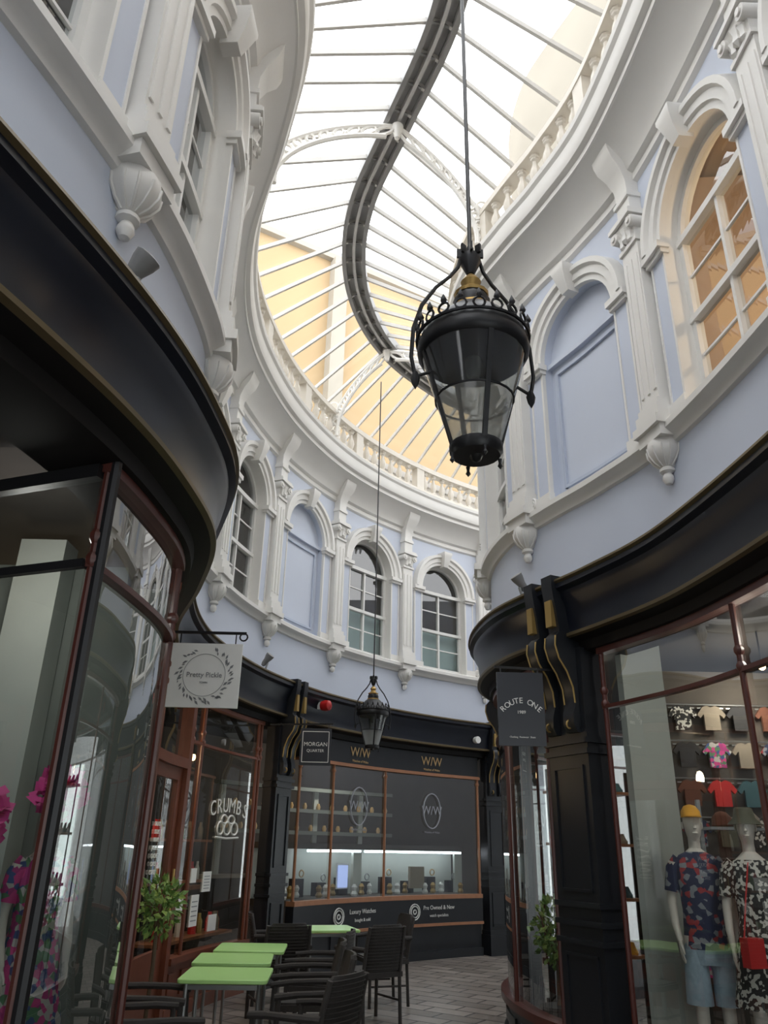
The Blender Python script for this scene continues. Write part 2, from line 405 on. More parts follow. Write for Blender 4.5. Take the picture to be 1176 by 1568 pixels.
def truss(i,u):
    b=B('roof_truss');b.m('white_paint')
    T=RG.at(u,0,9.1);n=RG.nrm(u)
    for D,P in((-n,LP),(n,RP)):
        f=P.hit(T,D,.30);F=Vector((f.x,f.y,7.72));h=Vector((T.x-F.x,T.y-F.y,0))
        def pt(t,off):
            a=t*pi/2;x=1-math.cos(a);z=.62*math.sin(a)+.38*x
            return F+h*(x*(1-off*.09)+ off*.14*(1-t))+Vector((0,0,(9.1-7.72)*z-off*.21*t))
        for off in(0,1): b.tube([pt(k/16,off) for k in range(17)],.028,6)
        for k in range(12):
            t=(k+.5)/12;c=(pt(t,0)+pt(t,1))/2;e=(pt(t,0)-pt(t,1));R=e.length/2;e.normalize()
            tn=(pt(t+.02,0)-pt(t-.02,0)).normalized()
            b.tube([c+(e*math.cos(q*pi/5)+tn*math.sin(q*pi/5))*R*.85 for q in range(10)],.02,5,closed=True)
        hn=h.normalized()
        for k,(x,z,R) in enumerate(((.1,1.0,.1),(.02,.8,.07))):
            c=F+hn*(x-.05)+Vector((0,0,z*.55));b.tube([c+(hn*math.cos(q*pi/6)+Vector((0,0,1))*math.sin(q*pi/6))*R for q in range(12)],.014,5,closed=True)
    b.lathe((T.x,T.y,0),[(.0,8.9),(.03,8.92),(.04,8.97),(.05,9.02),(.07,9.06),(.07,9.1)],12)
    b.done()
for i,q in enumerate(((.05,6.25),(.0,10.6),(.2,1.3))): truss(i,RG.near(*q))
# ---------------------------------------------------------------- outside world
b=B('wall_exterior_left');b.m('tan_render')
b.grid([[Vector((-9,10,7.7)),Vector((-9,10,14.5))],[Vector((9,20.7,7.7)),Vector((9,20.7,14.5))]])
d=Vector((-.5,.86,0))
b.m('slate');b.grid([[Vector((-9,10,14.5)),Vector((-9,10,16.3))+d*1.5],[Vector((9,20.7,14.5)),Vector((9,20.7,16.3))+d*1.5]])
b.m('cream_render');b.beam(Vector((-9,9.95,14.5)),Vector((9,20.65,14.5)),.2,.15)
b.box((-1.2,14.5,11),(.35,.3,6.8),rz=.53)
b.done()
b=B('wall_exterior_right');b.m('cream_render')
b.psweep(RP,0,RP.near(1.85,9.7),[(-.5,8.3),(-.5,11.15),(-.7,11.3),(-1.0,11.3)]);b.done()
# ---------------------------------------------------------------- rooms behind
def strip(b,P,back,z,o=0,rev=False):
    Bk=[Vector(p) for p in back];L=[0]
    for i in range(1,len(Bk)): L.append(L[-1]+(Bk[i]-Bk[i-1]).length)
    rows=[]
    K=80
    for k in range(K+1):
        t=k/K*L[-1]
        i=max(j for j in range(len(L)-1) if L[j]<=t+1e-9);f=(t-L[i])/(L[i+1]-L[i]);q=Bk[i].lerp(Bk[i+1],f)
        rows.append([P.at(P.L*k/K,o,z),Vector((q.x,q.y,z))])
    b.grid(rows)
def backwall(b,back,z0,z1):
    b.grid([[Vector((x,y,z0)),Vector((x,y,z1))] for x,y in back])
LB=[(-4.6,-2.2),(-4.6,6),(-4.6,12),(-2.5,15.5),(2,18),(7.5,18)]
RB=[(4.4,-2.4),(4.6,2),(4.6,6),(4.6,8.5),(7.2,8.5)]
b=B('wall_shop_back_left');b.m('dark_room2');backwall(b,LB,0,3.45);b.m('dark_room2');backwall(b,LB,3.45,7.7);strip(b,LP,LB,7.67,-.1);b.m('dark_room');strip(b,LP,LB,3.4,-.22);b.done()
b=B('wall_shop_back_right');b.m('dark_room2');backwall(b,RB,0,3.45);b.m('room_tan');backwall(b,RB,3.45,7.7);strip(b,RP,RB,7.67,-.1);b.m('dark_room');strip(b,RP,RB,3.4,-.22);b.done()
b=B('floor');b.m('paving');b.box((1,7,-.05),(17,24,.1));b.done()
b=B('wall_passage_end');b.m('blue_paint');b.box((7.4,13.5,3.9),(.2,4.2,7.8));b.m('dark_room2');b.box((-1.3,-2.6,1.7),(4.2,.2,3.4));b.m('blue_paint');b.box((-1.3,-2.6,5.6),(4.2,.2,4.2));b.done()
# ---------------------------------------------------------------- fascias
for nm,P in((3,LP),(4,RP)):
    b=B('trim_%d'%nm);b.m('shop_black')
    b.psweep(P,0,P.L,[(-.05,3.70),(.24,3.66)]);b.m('gold_dull');b.psweep(P,0,P.L,[(.24,3.66),(.265,3.655),(.27,3.635),(.25,3.62)]);b.m('shop_navy')
    b.psweep(P,0,P.L,[(.25,3.62),(.255,3.58),(.215,3.55),(.205,3.5),(.17,3.44),(.145,3.24),(.15,3.22)])
    b.m('gold_dull');b.psweep(P,0,P.L,[(.15,3.22),(.18,3.21),(.18,3.185),(.15,3.175)])
    b.m('shop_soffit');b.psweep(P,0,P.L,[(.15,3.175),(.06,3.15),(.05,3.08),(-.08,3.06),(-.3,3.06),(-.3,3.4)])
    b.done(30)
# ---------------------------------------------------------------- shopfronts
def shopwin(name,P,s0,s1,sill=.55,top=3.08,mull=(),trans=2.62,fm='red_brown',rm='shop_black',glassm='shop_glass'):
    b=B(name);b.m(rm);b.pbox(P,s0,s1,-.1,-.02,0,sill-.06);b.pbox(P,s0,s1,-.1,.02,0,.12)
    for a,e in zip([s0]+list(mull),list(mull)+[s1]):
        if e-a>.3: b.pbox(P,a+.08,e-.08,-.02,.0,.2,sill-.14)
    b.m(fm);b.pbox(P,s0,s1,-.1,.04,sill-.06,sill)
    b.pbox(P,s0,s1,-.06,.02,top-.05,top)
    if trans: b.pbox(P,s0,s1,-.045,.008,trans-.014,trans+.014)
    for q in [s0+.02]+list(mull)+[s1-.02]:
        b.tube([P.at(q,-.01,sill),P.at(q,-.01,top)],.02,8)
        for z in ((trans or 2.6)+.12,(trans or 2.6)+.02): b.lathe(P.at(q,-.01,0),[(.02,z-.03),(.032,z-.01),(.032,z+.01),(.02,z+.03)],8)
    b.m(glassm);b.psweep(P,s0,s1,[(-.03,sill),(-.03,top)])
    return b
def shoppil(name,P,s,w=.22,cons=True):
    b=B(name);b.m('shop_black')
    b.pbox(P,s-w,s+w,-.1,.10,0,3.1)
    b.pbox(P,s-w-.03,s+w+.03,-.1,.14,0,.3);b.pbox(P,s-w-.015,s+w+.015,-.1,.12,.3,.36)
    for z in(.98,1.1,1.22): b.pbox(P,s-w-.02,s+w+.02,-.1,.125,z,z+.035)
    for z in(2.28,2.36): b.pbox(P,s-w-.025,s+w+.025,-.1,.13,z,z+.04)
    for z0,z1 in((.42,.92),(1.32,2.2)):
        x=w-.06
        for a,e,p,r in((s-x,s+x,z0,z0+.02),(s-x,s+x,z1-.02,z1),(s-x,s-x+.02,z0,z1),(s+x-.02,s+x,z0,z1)): b.pbox(P,a,e,.1,.115,p,r)
    if not cons: return b.done()
    prof=[(.08,2.44),(.14,2.44),(.17,2.5),(.165,2.58),(.14,2.66),(.15,2.78),(.20,2.90),(.27,3.0),(.30,3.10),(.29,3.18)]
    prof2=[(.25,3.22),(.27,3.4),(.29,3.52),(.30,3.6),(.30,3.69)]
    for sg in(-1,1):
        c=s+sg*w*.52;h=w*.26
        b.m('shop_black');b.pprism(P,c,h,[(.05,2.44)]+prof[1:]+prof2+[(.05,3.69)])
        b.m('gold')
        for e in(-h,h):
            b.tube([P.at(c+e,o+.003,z) for o,z in prof[4:]],.008,5)
        b.pbox(P,c-h*.6,c+h*.6,.2,.30,3.26,3.48)
        b.tube([P.at(c,.165+.025*math.cos(k*pi/5),2.5+.03*math.sin(k*pi/5)) for k in range(10)],.008,5,closed=True)
    return b.done()
ln=LP.near;rn=RP.near
# left near shop
s0,s1=ln(-1.17,2.92),ln(-1.17,4.2)
b=shopwin('window_1',LP,s0,s1,.5,3.08,(),2.62,glassm='shop_glass_old')
b.m('iron_black');b.tube([LP.at(s0+.02,.02,.5),LP.at(s0+.02,.02,3.1)],.024,8)
p=LP.at(s0,-.03,0);q=Vector((-2.75,3.5,0))
b.m('shop_glass');b.add([p+Vector((0,0,.5)),q+Vector((0,0,.5)),q+Vector((0,0,3.06)),p+Vector((0,0,3.06))],[[0,1,2,3]])
b.m('iron_black');b.beam(p+Vector((0,0,2.62)),q+Vector((0,0,2.62)),.03,.035);b.beam(p+Vector((0,0,3.03)),q+Vector((0,0,3.03)),.05,.06)
b.m('red_brown');b.beam(p+Vector((0,0,.25)),q+Vector((0,0,.25)),.06,.5)
b.done()
b=B('ceiling_lobby');b.m('shop_soffit');b.grid([[LP.at(u,-.02,3.12),LP.at(u,-.02,3.12)+Vector((-2.2,0,0))] for u in [ln(-1.85,.75)+k*.25 for k in range(10)]]);b.done()
b=B('door_1');b.m('door_wood');
for x in(-2.9,):
    b.box((x,2.3,1.15),(.06,.1,2.3));b.box((x,3.2,1.15),(.06,.1,2.3));b.box((x,2.75,2.25),(.06,.9,.1));b.box((x,2.75,.3),(.05,.9,.6))
b.m('shop_glass');b.box((-2.9,2.75,1.4),(.01,.8,1.6));b.done()
def crumbs(b,P,sc,z0,s):
    # lettering follows the curved glass; viewer-right direction = increasing or decreasing arc length
    n=P.nrm(sc);xr=Vector((0,0,1)).cross(n);sg=1 if (P.at(sc+.1)-P.at(sc)).dot(xr)>0 else -1
    b.m('text_white')
    F=lambda x,z:P.at(sc+sg*x*s,-.018,z0+z*s)
    for i,chh in enumerate('CRUMBS'):
        k=i-2.5;b.text(chh,.2*s,P.face(sc+sg*k*.145*s,-.018,z0+(.10*math.cos(k*.39)-.1)*s)@Matrix.Rotation(-k*.10,4,'Z'))
    for x in(-.16,0,.16):
        b.tube([F(x+.07*math.cos(k*pi/6),-.22+.055*math.sin(k*pi/6)*(1.2 if k<7 else 1)) for k in range(12)],.010*s,4,closed=True)
    for x in(-.08,.08):
        b.tube([F(x+.07*math.cos(k*pi/6),-.13+.04*math.sin(k*pi/6)) for k in range(12)],.010*s,4,closed=True)
    b.tube([F(-.26,-.30),F(0,-.31),F(.26,-.30)],.010*s,4)
# left shops: cafe
a=ln(-1.27,4.55);e=ln(-2.04,7.25)
b=shopwin('window_2',LP,a,e,.5,3.08,(a+.7,a+(e-a)*.58,),2.45,'door_wood','door_wood')
crumbs(b,LP,e-.45,2.0,.9)
b.done()
# cafe door (recess)
a=e+.05;e2=ln(-1.99,8.55)
b=B('door_2');b.m('door_wood')
b.pbox(LP,a,a+.09,-.1,.03,0,3.08);b.pbox(LP,e2-.09,e2,-.1,.03,0,3.08);b.pbox(LP,a,e2,-.1,.03,2.3,2.4);b.pbox(LP,a,e2,-.1,.03,2.98,3.08)
b.pbox(LP,a+.09,a+.2,-.07,-.02,0.02,2.3);b.pbox(LP,e2-.2,e2-.09,-.07,-.02,.02,2.3);b.pbox(LP,a+.09,e2-.09,-.07,-.02,.02,.65);b.pbox(LP,a+.09,e2-.09,-.07,-.02,2.18,2.3)
b.m('shop_glass');b.psweep(LP,a,e2,[(-.045,.65),(-.045,3.0)])
b.m('brass');b.tube([LP.at(e2-.15,.03,.95),LP.at(e2-.15,.03,1.35)],.012,6)
b.m('text_white')
for i in range(7): b.text(('SALADS','SOUPS','WRAPS','JACKETS','QUICHE','CAKES','COFFEE')[i],.055,LP.face((a+e2)/2,-.03,1.75-.07*i))
b.done()
a=e2+.04;e=ln(-1.5,10.45)
b=shopwin('window_3',LP,a,e,.55,3.08,(a+.32,a+(e-a)*.95),2.6,'door_wood','door_wood')
crumbs(b,LP,a+1.25,2.0,1.15)
b.m('paper')
for ds,z,w,h in((.75,1.1,.13,.2),(.5,.78,.12,.30),(.12,.95,.1,.12),(1.0,.7,.12,.16),(.42,1.2,.09,.14)):
    b.pbox(LP,a+ds,a+ds+w*1.6,-.027,-.018,z,z+h)
b.m('ink_grey')
for k in range(5): b.pbox(LP,a+.52,a+.66,-.018,-.015,.83+k*.045,.84+k*.045);b.pbox(LP,a+.78,a+.92,-.018,-.015,1.13+k*.03,1.137+k*.03)
b.done()
b=B('cafe_shelves');b.m('orange_wood')
for z in(.62,1.15,1.6): b.pbox(LP,a+.1,e-.1,-.75 if z>1 else -.5,-.55 if z>1 else -.15,z,z+.03)
for k in range(40):
    z=(.65,1.18,1.63)[k%3];u=a+.2+random.random()*(e-a-.4);r=random.uniform(.03,.05)
    b.m(random.choice(['paper','brass','cloth_cream','leaf','red_bag','bark']))
    b.lathe(LP.at(u,-.65 if z>1 else -.3,0),[(r,z),(r,z+.12),(r*.5,z+.16),(r*.5,z+.2)],8)
b.done()
shoppil('pilaster_shop',LP,ln(-1.3,10.9),.2)
# watch shop
a=ln(-1.05,11.35);e=ln(1.78,14.33);mid=a+(e-a)*.49;m0=a+(e-a)*.2
b=shopwin('window_4',LP,a,e,.9,2.75,(m0,mid),0,'orange_wood','shop_black')
b.m('shop_black');b.pbox(LP,a,e,-.1,-.01,2.72,3.1);b.pbox(LP,a,e,-.1,.03,.5,.84);b.m('orange_wood');b.pbox(LP,a,e,-.1,.05,.46,.5);b.pbox(LP,a,e,-.1,.04,2.70,2.74)
for c in((m0+mid)/2,(mid+e)/2):
    b.m('text_gold');b.text('W/W',.2,LP.face(c,.0,2.93));b.text('Watches of Wales',.05,LP.face(c,.0,2.80))
    b.m('text_grey');M=LP.face(c,-.0,2.15);b.text('W/W',.19,M);b.text('Watches of Wales',.045,M@Matrix.Translation((0,-.33,0)))
    b.tube([M@Vector((.19*math.cos(k*pi/12),.27*math.sin(k*pi/12),0)) for k in range(24)],.011,4,closed=True)
    b.m('text_white')
    b.text('Luxury Watches' if c<mid else 'Pre Owned & New',.085,LP.face(c+.1,.05,.72));b.text('bought & sold' if c<mid else 'watch specialists',.06,LP.face(c+.1,.05,.61))
    M=LP.face(c-.42,.045,.67)
    for R in(.11,.08,.03): b.tube([M@Vector((R*math.cos(k*pi/8),R*math.sin(k*pi/8),0)) for k in range(16)],.009,4,closed=True)
b.done()
b=B('display_shelf');b.m('dark_room2');b.pbox(LP,a+.05,e-.05,-.75,-.12,.82,.9)
b.m('room_white');b.pbox(LP,a+.05,e-.05,-.8,-.76,.9,1.55);b.pbox(LP,mid-.22,mid-.05,-.5,-.45,.9,1.5);b.pbox(LP,e-.2,e-.05,-.5,-.45,.9,1.5)
b.m('led_white');b.pbox(LP,m0+.05,mid-.05,-.5,-.47,1.50,1.53);b.pbox(LP,mid+.05,e-.05,-.5,-.47,1.50,1.53)
b.m('dark_room2');b.pbox(LP,a+.05,e-.05,-.8,-.4,1.54,1.62)
for k in range(9):
    u=a+.3+k*(e-a-.5)/8;b.m('black_cloth');b.pbox(LP,u-.09,u+.09,-.62,-.5,.9,1.08+.06*(k%2));b.m('text_gold' if k%2 else 'steel');b.tube([LP.at(u+.045*math.cos(t*pi/6),-.47,1.15+.06*(k%2)+.045*math.sin(t*pi/6)) for t in range(12)],.01,5,closed=True)
b.m('screen_blue');b.pbox(LP,m0+.50,m0+.70,-.29,-.28,1.02,1.32);b.m('paper');b.pbox(LP,m0+.48,m0+.72,-.31,-.30,1.0,1.35);b.m('cloth_cream');b.pbox(LP,mid+.85,mid+1.15,-.35,-.3,.98,1.3)
for k in range(16):
    u=a+.2+k*(e-a-.4)/15;b.m('gold' if k%2 else 'paper');b.lathe(LP.at(u,-.3-.1*(k%3),0),[(.04,.9),(.05,.93),(.03,.97),(.045,1.02),(.02,1.06)],8)
b.done()
b=B('shop_counter');b.m('dark_room2');b.pbox(LP,a+.3,e-.3,-2.2,-2.1,0,1.1);b.m('cream_render');b.pbox(LP,a+.3,e-.3,-2.25,-1.9,1.1,1.15)
b.m('room_grey')
for z in (1.75,2.1,2.45): b.pbox(LP,a+.4,e-.5,-2.0,-1.85,z,z+.06)
b.m('text_gold')
for k in range(24): 
    z=(1.81,2.16)[k%2];u=a+.6+k*(e-a-1.2)/23;b.lathe(LP.at(u,-1.92,0),[(.03,z),(.04,z+.05),(.02,z+.1)],8)
b.m('room_white')
for k in range(4): b.pbox(LP,a+.5+k*.85,a+.58+k*.85,-2.0,-1.95,1.15,2.5)
b.done()
shoppil('pilaster_shop',LP,ln(2.02,14.46),.2)
a=ln(2.3,14.6);shopwin('window_5',LP,a,LP.L-.2,.55,3.08,[a+1.3*k for k in(1,2,3)],2.6).done()
shopwin('window_6',LP,.2,ln(-1.85,.75),.5,3.08,(1.4,),2.62).done()
# right shops
e=rn(1.72,6.02);mu=rn(2.17,4.6)
b=shopwin('window_7',RP,.3,e,.42,3.08,(rn(2.2,1.8),rn(2.29,3.1),mu),2.62)
b.done()
shoppil('pilaster_shop',RP,rn(1.58,6.34),.24)
a=rn(1.43,6.7);e=rn(1.4,8.95)
shopwin('window_8',RP,a,e,.42,3.08,(rn(1.22,7.6),),2.62).done()
b=B('shoe_shelves')
for z in(.75,1.2,1.65,2.1):
    b.m('orange_wood');b.box((2.0,7.75,z),(.8,.28,.025),rz=.25)
    for k in range(5):
        x=1.67+k*.16;y=7.67+k*.04
        b.m(random.choice(['red_bag','paper','black_cloth','cloth_cream','cloth_teal','yellow_cap']))
        b.loft([((x,y,z+.013),.035,.10),((x,y,z+.035),.036,.105),((x,y+.02,z+.06),.03,.07),((x,y+.045,z+.10),.026,.04)],10)
b.m('iron_black')
for sx in(-.4,.4): b.beam((2.0+sx,7.75+sx*.25,.0),(2.0+sx,7.75+sx*.25,2.3),.03,.03)
b.done()
shoppil('pilaster_shop',RP,rn(1.62,9.35),.2)
a=rn(1.9,9.75);shopwin('window_9',RP,a,RP.L-.2,.5,3.08,(a+1.5,a+3),2.62).done()
b=B('display_plinth');b.m('room_grey');b.box((-1.95,3.98,.2),(1.35,.75,.4));b.done()
b=B('wall_partition_left');b.m('room_grey');b.box((-2.9,4.7,1.6),(3.2,.08,3.2));b.m('room_white');b.box((-2.1,4.55,1.7),(.28,.2,3.2));b.done()
b=B('display_plinth');b.m('dark_room2');b.psweep(RP,rn(2.28,3.2),rn(1.75,5.95),[(-.1,.3),(-1.1,.3),(-1.1,0)]);b.done()
b=B('wall_partition_right');b.m('room_white');b.box((2.12,6.27,1.6),(.46,.06,3.2),rz=.5);b.m('dark_room2');b.box((3.5,7.4,1.6),(2.2,.06,3.2));b.m('room_tan');b.box((3.4,5.3,5.5),(2.4,.06,3.8),rz=-.1);b.done()
# t-shirts on rails behind the mannequins
b=B('tshirt_display')
def tee(x,y,z,col,s):
    b.m(col);o=[(-.1,-.3),(.0,-.305),(.1,-.3),(.2,-.3),(.2,.1),(.3,-.0),(.37,.08),(.22,.28),(.1,.32),(.0,.27),(-.1,.32),(-.22,.28),(-.37,.08),(-.3,0),(-.2,.1),(-.2,-.3)]
    b.grid([[Vector((x+a*s,y,z+c*s)) for a,c in o],[Vector((x+a*s,y+.03,z+c*s)) for a,c in o]],closed=True,caps=True)
    b.m('steel');b.beam((x-.12,y+.02,z+.26*s),(x+.12,y+.02,z+.26*s),.01,.01)
cols=['cloth_olive','cloth_rust','black_cloth','cloth_cream','cloth_teal','squiggle','black_cloth','cloth_rust','floral_navy','cloth_olive','cloth_cream','floral_pink','red_bag']
i=0
for z in(2.75,2.42,2.09,1.76,1.43,1.1,.77):
    for k in range(8):
        tee(2.55+k*.27,7.28,z,cols[(i*5)%13],.36);i+=1
    b.m('steel');b.tube([(2.4,7.33,z+.13),(4.5,7.33,z+.13)],.008,5)
b.done()
b=B('cap_display')
for r_ in range(4):
    b.m('steel');b.box((3.3,6.6,.7+r_*.36),(1.4,.3,.02))
    for k in range(6):
        x=2.75+k*.22;y=6.58;z=.72+r_*.36
        b.m(random.choice(['cloth_rust','yellow_cap','black_cloth','cloth_teal','red_bag','cloth_cream','light_blue_cloth']))
        b.loft([((x,y,z),.08,.09),((x,y,z+.06),.075,.085),((x,y,z+.10),.04,.05),((x,y,z+.11),.01,.01)],12)
        b.loft([((x,y-.1,z),.06,.06),((x,y-.1,z+.01),.06,.06)],10)
b.m('steel')
for x in(2.62,3.98): b.beam((x,6.7,0),(x,6.7,2.0),.03,.03)
b.done()
# ---------------------------------------------------------------- lanterns
def lantern(loc,ztop,sc=1.):
    b=B('hanging_lantern');x,y,z=loc;b.M=Matrix.Translation(loc)@Matrix.Scale(sc,4)
    zt=(ztop-z)/sc
    b.m('iron_black')
    b.lathe((0,0,0),[(0,-.03),(.02,-.02),(.03,0),(.105,.0),(.118,.02),(.118,.05),(.105,.06)],20)
    for k in range(4):
        a=k*pi/2-pi/2+.22;c,s=math.cos(a),math.sin(a);b.lathe((.11*c,.11*s,0),[(0,-.05),(.012,-.035),(.006,-.02),(.01,0)],6)
        b.beam((.11*c,.11*s,.04),(.24*c,.24*s,.52),.022,.012)
    n=24
    b.m('lamp_glass')
    b.grid([[Vector((r*math.cos(q*2*pi/n),r*math.sin(q*2*pi/n),h)) for q in range(n)] for r,h in((.108,.05),(.175,.28))],closed=True)
    b.m('lamp_glass_clear')
    b.grid([[Vector((r*math.cos(q*2*pi/n),r*math.sin(q*2*pi/n),h)) for q in range(n)] for r,h in((.175,.28),(.238,.51))],closed=True)
    b.m('iron_black');b.tube([Vector((.176*math.cos(q*2*pi/n),.176*math.sin(q*2*pi/n),.28)) for q in range(n)],.006,5,closed=True)
    b.m('iron_grey');b.lathe((0,0,0),[(.05,.56),(.238,.52),(.238,.56)],24)
    b.m('iron_black');b.lathe((0,0,0),[(.240,.505),(.256,.52),(.262,.55),(.255,.58),(.24,.63),(.18,.70),(.12,.76),(.085,.78)],24)
    b.m('iron_grey');b.lathe((0,0,0),[(.02,.40),(.035,.42),(.04,.48),(.03,.55)],12)
    b.m('iron_black')
    b.tube([Vector((.262*math.cos(k*pi/14),.262*math.sin(k*pi/14),.60)) for k in range(28)],.008,5,closed=True)
    for k in range(20):
        a=k*2*pi/20;c,s=math.cos(a),math.sin(a);t=Vector((-s,c,0));o=Vector((.26*c,.26*s,0))
        b.tube([o+t*(.026*math.cos(q*pi/5))+Vector((0,0,.63+.026*math.sin(q*pi/5))) for q in range(10)],.006,4,closed=True)
        b.lathe(o,[(0,.65),(.013,.665),(.016,.675),(.0,.71)],5)
    b.m('brass')
    b.lathe((0,0,0),[(.095,.77),(.095,.79)],16)
    b.m('iron_black');b.lathe((0,0,0),[(.085,.79),(.09,.83),(.075,.86)],16)
    b.m('brass');b.lathe((0,0,0),[(.08,.86),(.085,.875),(.055,.89),(.035,.92),(.05,.95),(.03,.98),(.0,1.01)],14)
    b.m('iron_black')
    for sg in(-1,1):
        a=.25;c,s=math.cos(a)*sg,math.sin(a)*sg
        rad=[.02,.05,.065,.11,.18,.25,.29,.30,.28]
        hh=[1.10,1.09,1.03,.96,.88,.76,.62,.46,.36]
        b.tube([Vector((r*c,r*s,h)) for r,h in zip(rad,hh)],.010,6)
        b.lathe((.28*c,.28*s,0),[(0,.29),(.016,.32),(.022,.35),(.012,.38)],8);b.tube([Vector((.28*c,.28*s,.36)),Vector((.20*c,.20*s,.40))],.008,6)
    for k in range(8):
        a=k*pi/4;b.box((.05*math.cos(a),.05*math.sin(a),1.13),(.012,.03,.05),rz=a+pi/2)
    b.lathe((0,0,0),[(.02,1.0),(.055,1.08),(.05,1.11),(.02,1.13),(.02,1.16),(.011,1.18),(.011,zt)],10)
    b.M=None
    return b.done()
lantern((.39,2.92,3.14),9.1,.98)
lantern((-.10,11.5,2.88),9.1,.9)
# ---------------------------------------------------------------- signs
b=B('hanging_sign');X=-1.38;Y=6.05
b.m('sign_white');b.box((X,Y,2.80),(.56,.025,.50))
b.m('iron_black');b.beam((-1.86,Y,3.14),(-1.08,Y,3.14),.02,.02);b.beam((-1.6,Y,3.05),(-1.6,Y,3.14),.008,.008);b.beam((-1.16,Y,3.05),(-1.16,Y,3.14),.008,.008)
b.tube([(-1.1+.03*math.cos(k*pi/6),Y,3.11+.03*math.sin(k*pi/6)) for k in range(12)],.007,5,closed=True)
b.m('ink_grey')
M=Matrix.Translation((X,Y-.015,2.80))@Matrix.Rotation(pi/2,4,'X')
b.text('Pretty Pickle',.055,M);b.text('TOWN',.02,M@Matrix.Translation((0,-.06,0)))
for k in range(60):
    a=k*2*pi/60+.1*random.random();r=.17+.035*random.random()
    if 1.2<a<1.9: continue
    c=Vector((X+r*math.cos(a),Y-.016,2.80+r*math.sin(a)))
    d=Vector((math.cos(a+random.uniform(.3,1.4)),0,math.sin(a+random.uniform(.3,1.4))))*.04;w=Vector((-d.z,0,d.x))*.2
    b.add([c,c+d*.5+w,c+d,c+d*.5-w],[[0,1,2,3]])
b.tube([(X+.165*math.cos(k*pi/20),Y-.015,2.80+.165*math.sin(k*pi/20)) for k in range(40)],.002,4,closed=True)
b.done()
b=B('hanging_sign');X,Y=-.82,10.35
b.m('sign_dark');b.box((X,Y,2.76),(.40,.03,.46));b.m('text_white')
M=Matrix.Translation((X,Y-.018,2.76))@Matrix.Rotation(pi/2,4,'X');b.text('MORGAN',.07,M@Matrix.Translation((0,.03,0)));b.text('QUARTER',.05,M@Matrix.Translation((0,-.05,0)))
for dx,dz,w,h in((0,.19,.34,.008),(0,-.19,.34,.008),(-.17,0,.008,.38),(.17,0,.008,.38)): b.box((X+dx,Y-.018,2.76+dz),(w,.004,h))
b.m('iron_black');b.beam((-1.45,10.5,3.05),(-.6,10.33,3.05),.02,.02);b.beam((-.98,Y,2.99),(-.98,Y,3.05),.01,.01);b.beam((-.66,Y,2.99),(-.66,Y,3.05),.01,.01)
b.done()
b=B('hanging_sign');X,Y=1.12,6.2
b.m('sign_dark');b.box((X,Y,2.62),(.37,.03,.57));b.m('text_white')
M=Matrix.Translation((X,Y-.018,2.62))@Matrix.Rotation(pi/2,4,'X')
for i,chh in enumerate('ROUTE ONE'):
    t=(i-4)*.036;b.text(chh,.062,M@Matrix.Translation((t,-3.2*t*t+.06,0))@Matrix.Rotation(-t*5.,4,'Z'))
b.text('1989',.035,M@Matrix.Translation((0,-.03,0)));b.text('Clothing  Footwear  Skate',.019,M@Matrix.Translation((0,-.22,0)))
b.m('iron_black');b.beam((.92,Y,2.95),(1.5,6.3,2.95),.018,.018);b.beam((.97,Y,2.9),(.97,Y,2.95),.01,.01);b.beam((1.27,Y,2.9),(1.27,Y,2.95),.01,.01)
b.done()
def flood(P,s,o=.15):
    b=B('floodlight');b.M=P.face(s,o,3.66)
    b.m('steel');b.tube([(0,0,0),(0,.06,0),(0,.12,.02)],.014,8)
    b.m('roof_dark')
    R=Matrix.Rotation(-.9,4,'X');M0=b.M;b.M=M0@Matrix.Translation((0,.16,0))@R
    b.lathe((0,0,0),[(.02,-.09),(.035,-.06),(.04,.0),(.055,.05),(.06,.085),(.05,.09)],10);b.M=None;return b.done()
flood(LP,ln(-1.24,2.62));flood(LP,ln(-1.6,10.15));flood(RP,rn(1.42,6.75))
b=B('alarm_box');b.m('red_plastic');b.M=LP.face(ln(-1.0,11.45),.3,3.45);b.lathe((0,0,0),[(.02,-.09),(.07,-.06),(.08,0),(.07,.06),(.02,.09)],10);b.m('sign_white');b.box((0,0,-.08),(.08,.1,.08));b.M=None;b.done()
b=B('security_camera');b.m('sign_white');b.M=LP.face(ln(1.6,14.2),.2,3.35);b.lathe((0,0,0),[(.02,-.08),(.05,-.05),(.06,0),(.06,.05)],12);b.m('iron_black');b.lathe((0,0,0),[(.0,-.1),(.03,-.09),(.04,-.05)],10);b.M=None;b.done()
# ---------------------------------------------------------------- furniture
def table(loc,rz):
    b=B('cafe_table');b.m('table_green')
    w=.31
    def rr(z,g):
        pts=[]
        for cx,cy,a0 in((1,1,0),(-1,1,pi/2),(-1,-1,pi),(1,-1,3*pi/2)):
            for k in range(5):
                a=a0+k*pi/8;pts.append(Vector(((w-.04)*cx+(.04-g)*math.cos(a),(w-.04)*cy+(.04-g)*math.sin(a),z)))
        return pts
    b.grid([rr(.705,.004),rr(.71,0),rr(.728,0),rr(.732,.004)],closed=True,caps=True)
    b.m('steel')
    for sx in(-1,1):
        for sy in(-1,1): b.tube([(sx*.25,sy*.25,.01),(sx*.25,sy*.25,.7)],.014,8)
    for sx in(-1,1): b.beam((sx*.25,-.25,.68),(sx*.25,.25,.68),.02,.03);b.beam((-.25,sx*.25,.68),(.25,sx*.25,.68),.02,.03)
    o=b.done();o.matrix_world=Matrix.Translation(loc)@Matrix.Rotation(rz,4,'Z');return o
for x,y,r in((-1.06,6.45,.05),(-1.15,7.27,.08),(-1.12,8.02,.05),(-.54,9.95,.3)): table((x,y,0),r)
b=B('dining_chair');b.m('rattan')
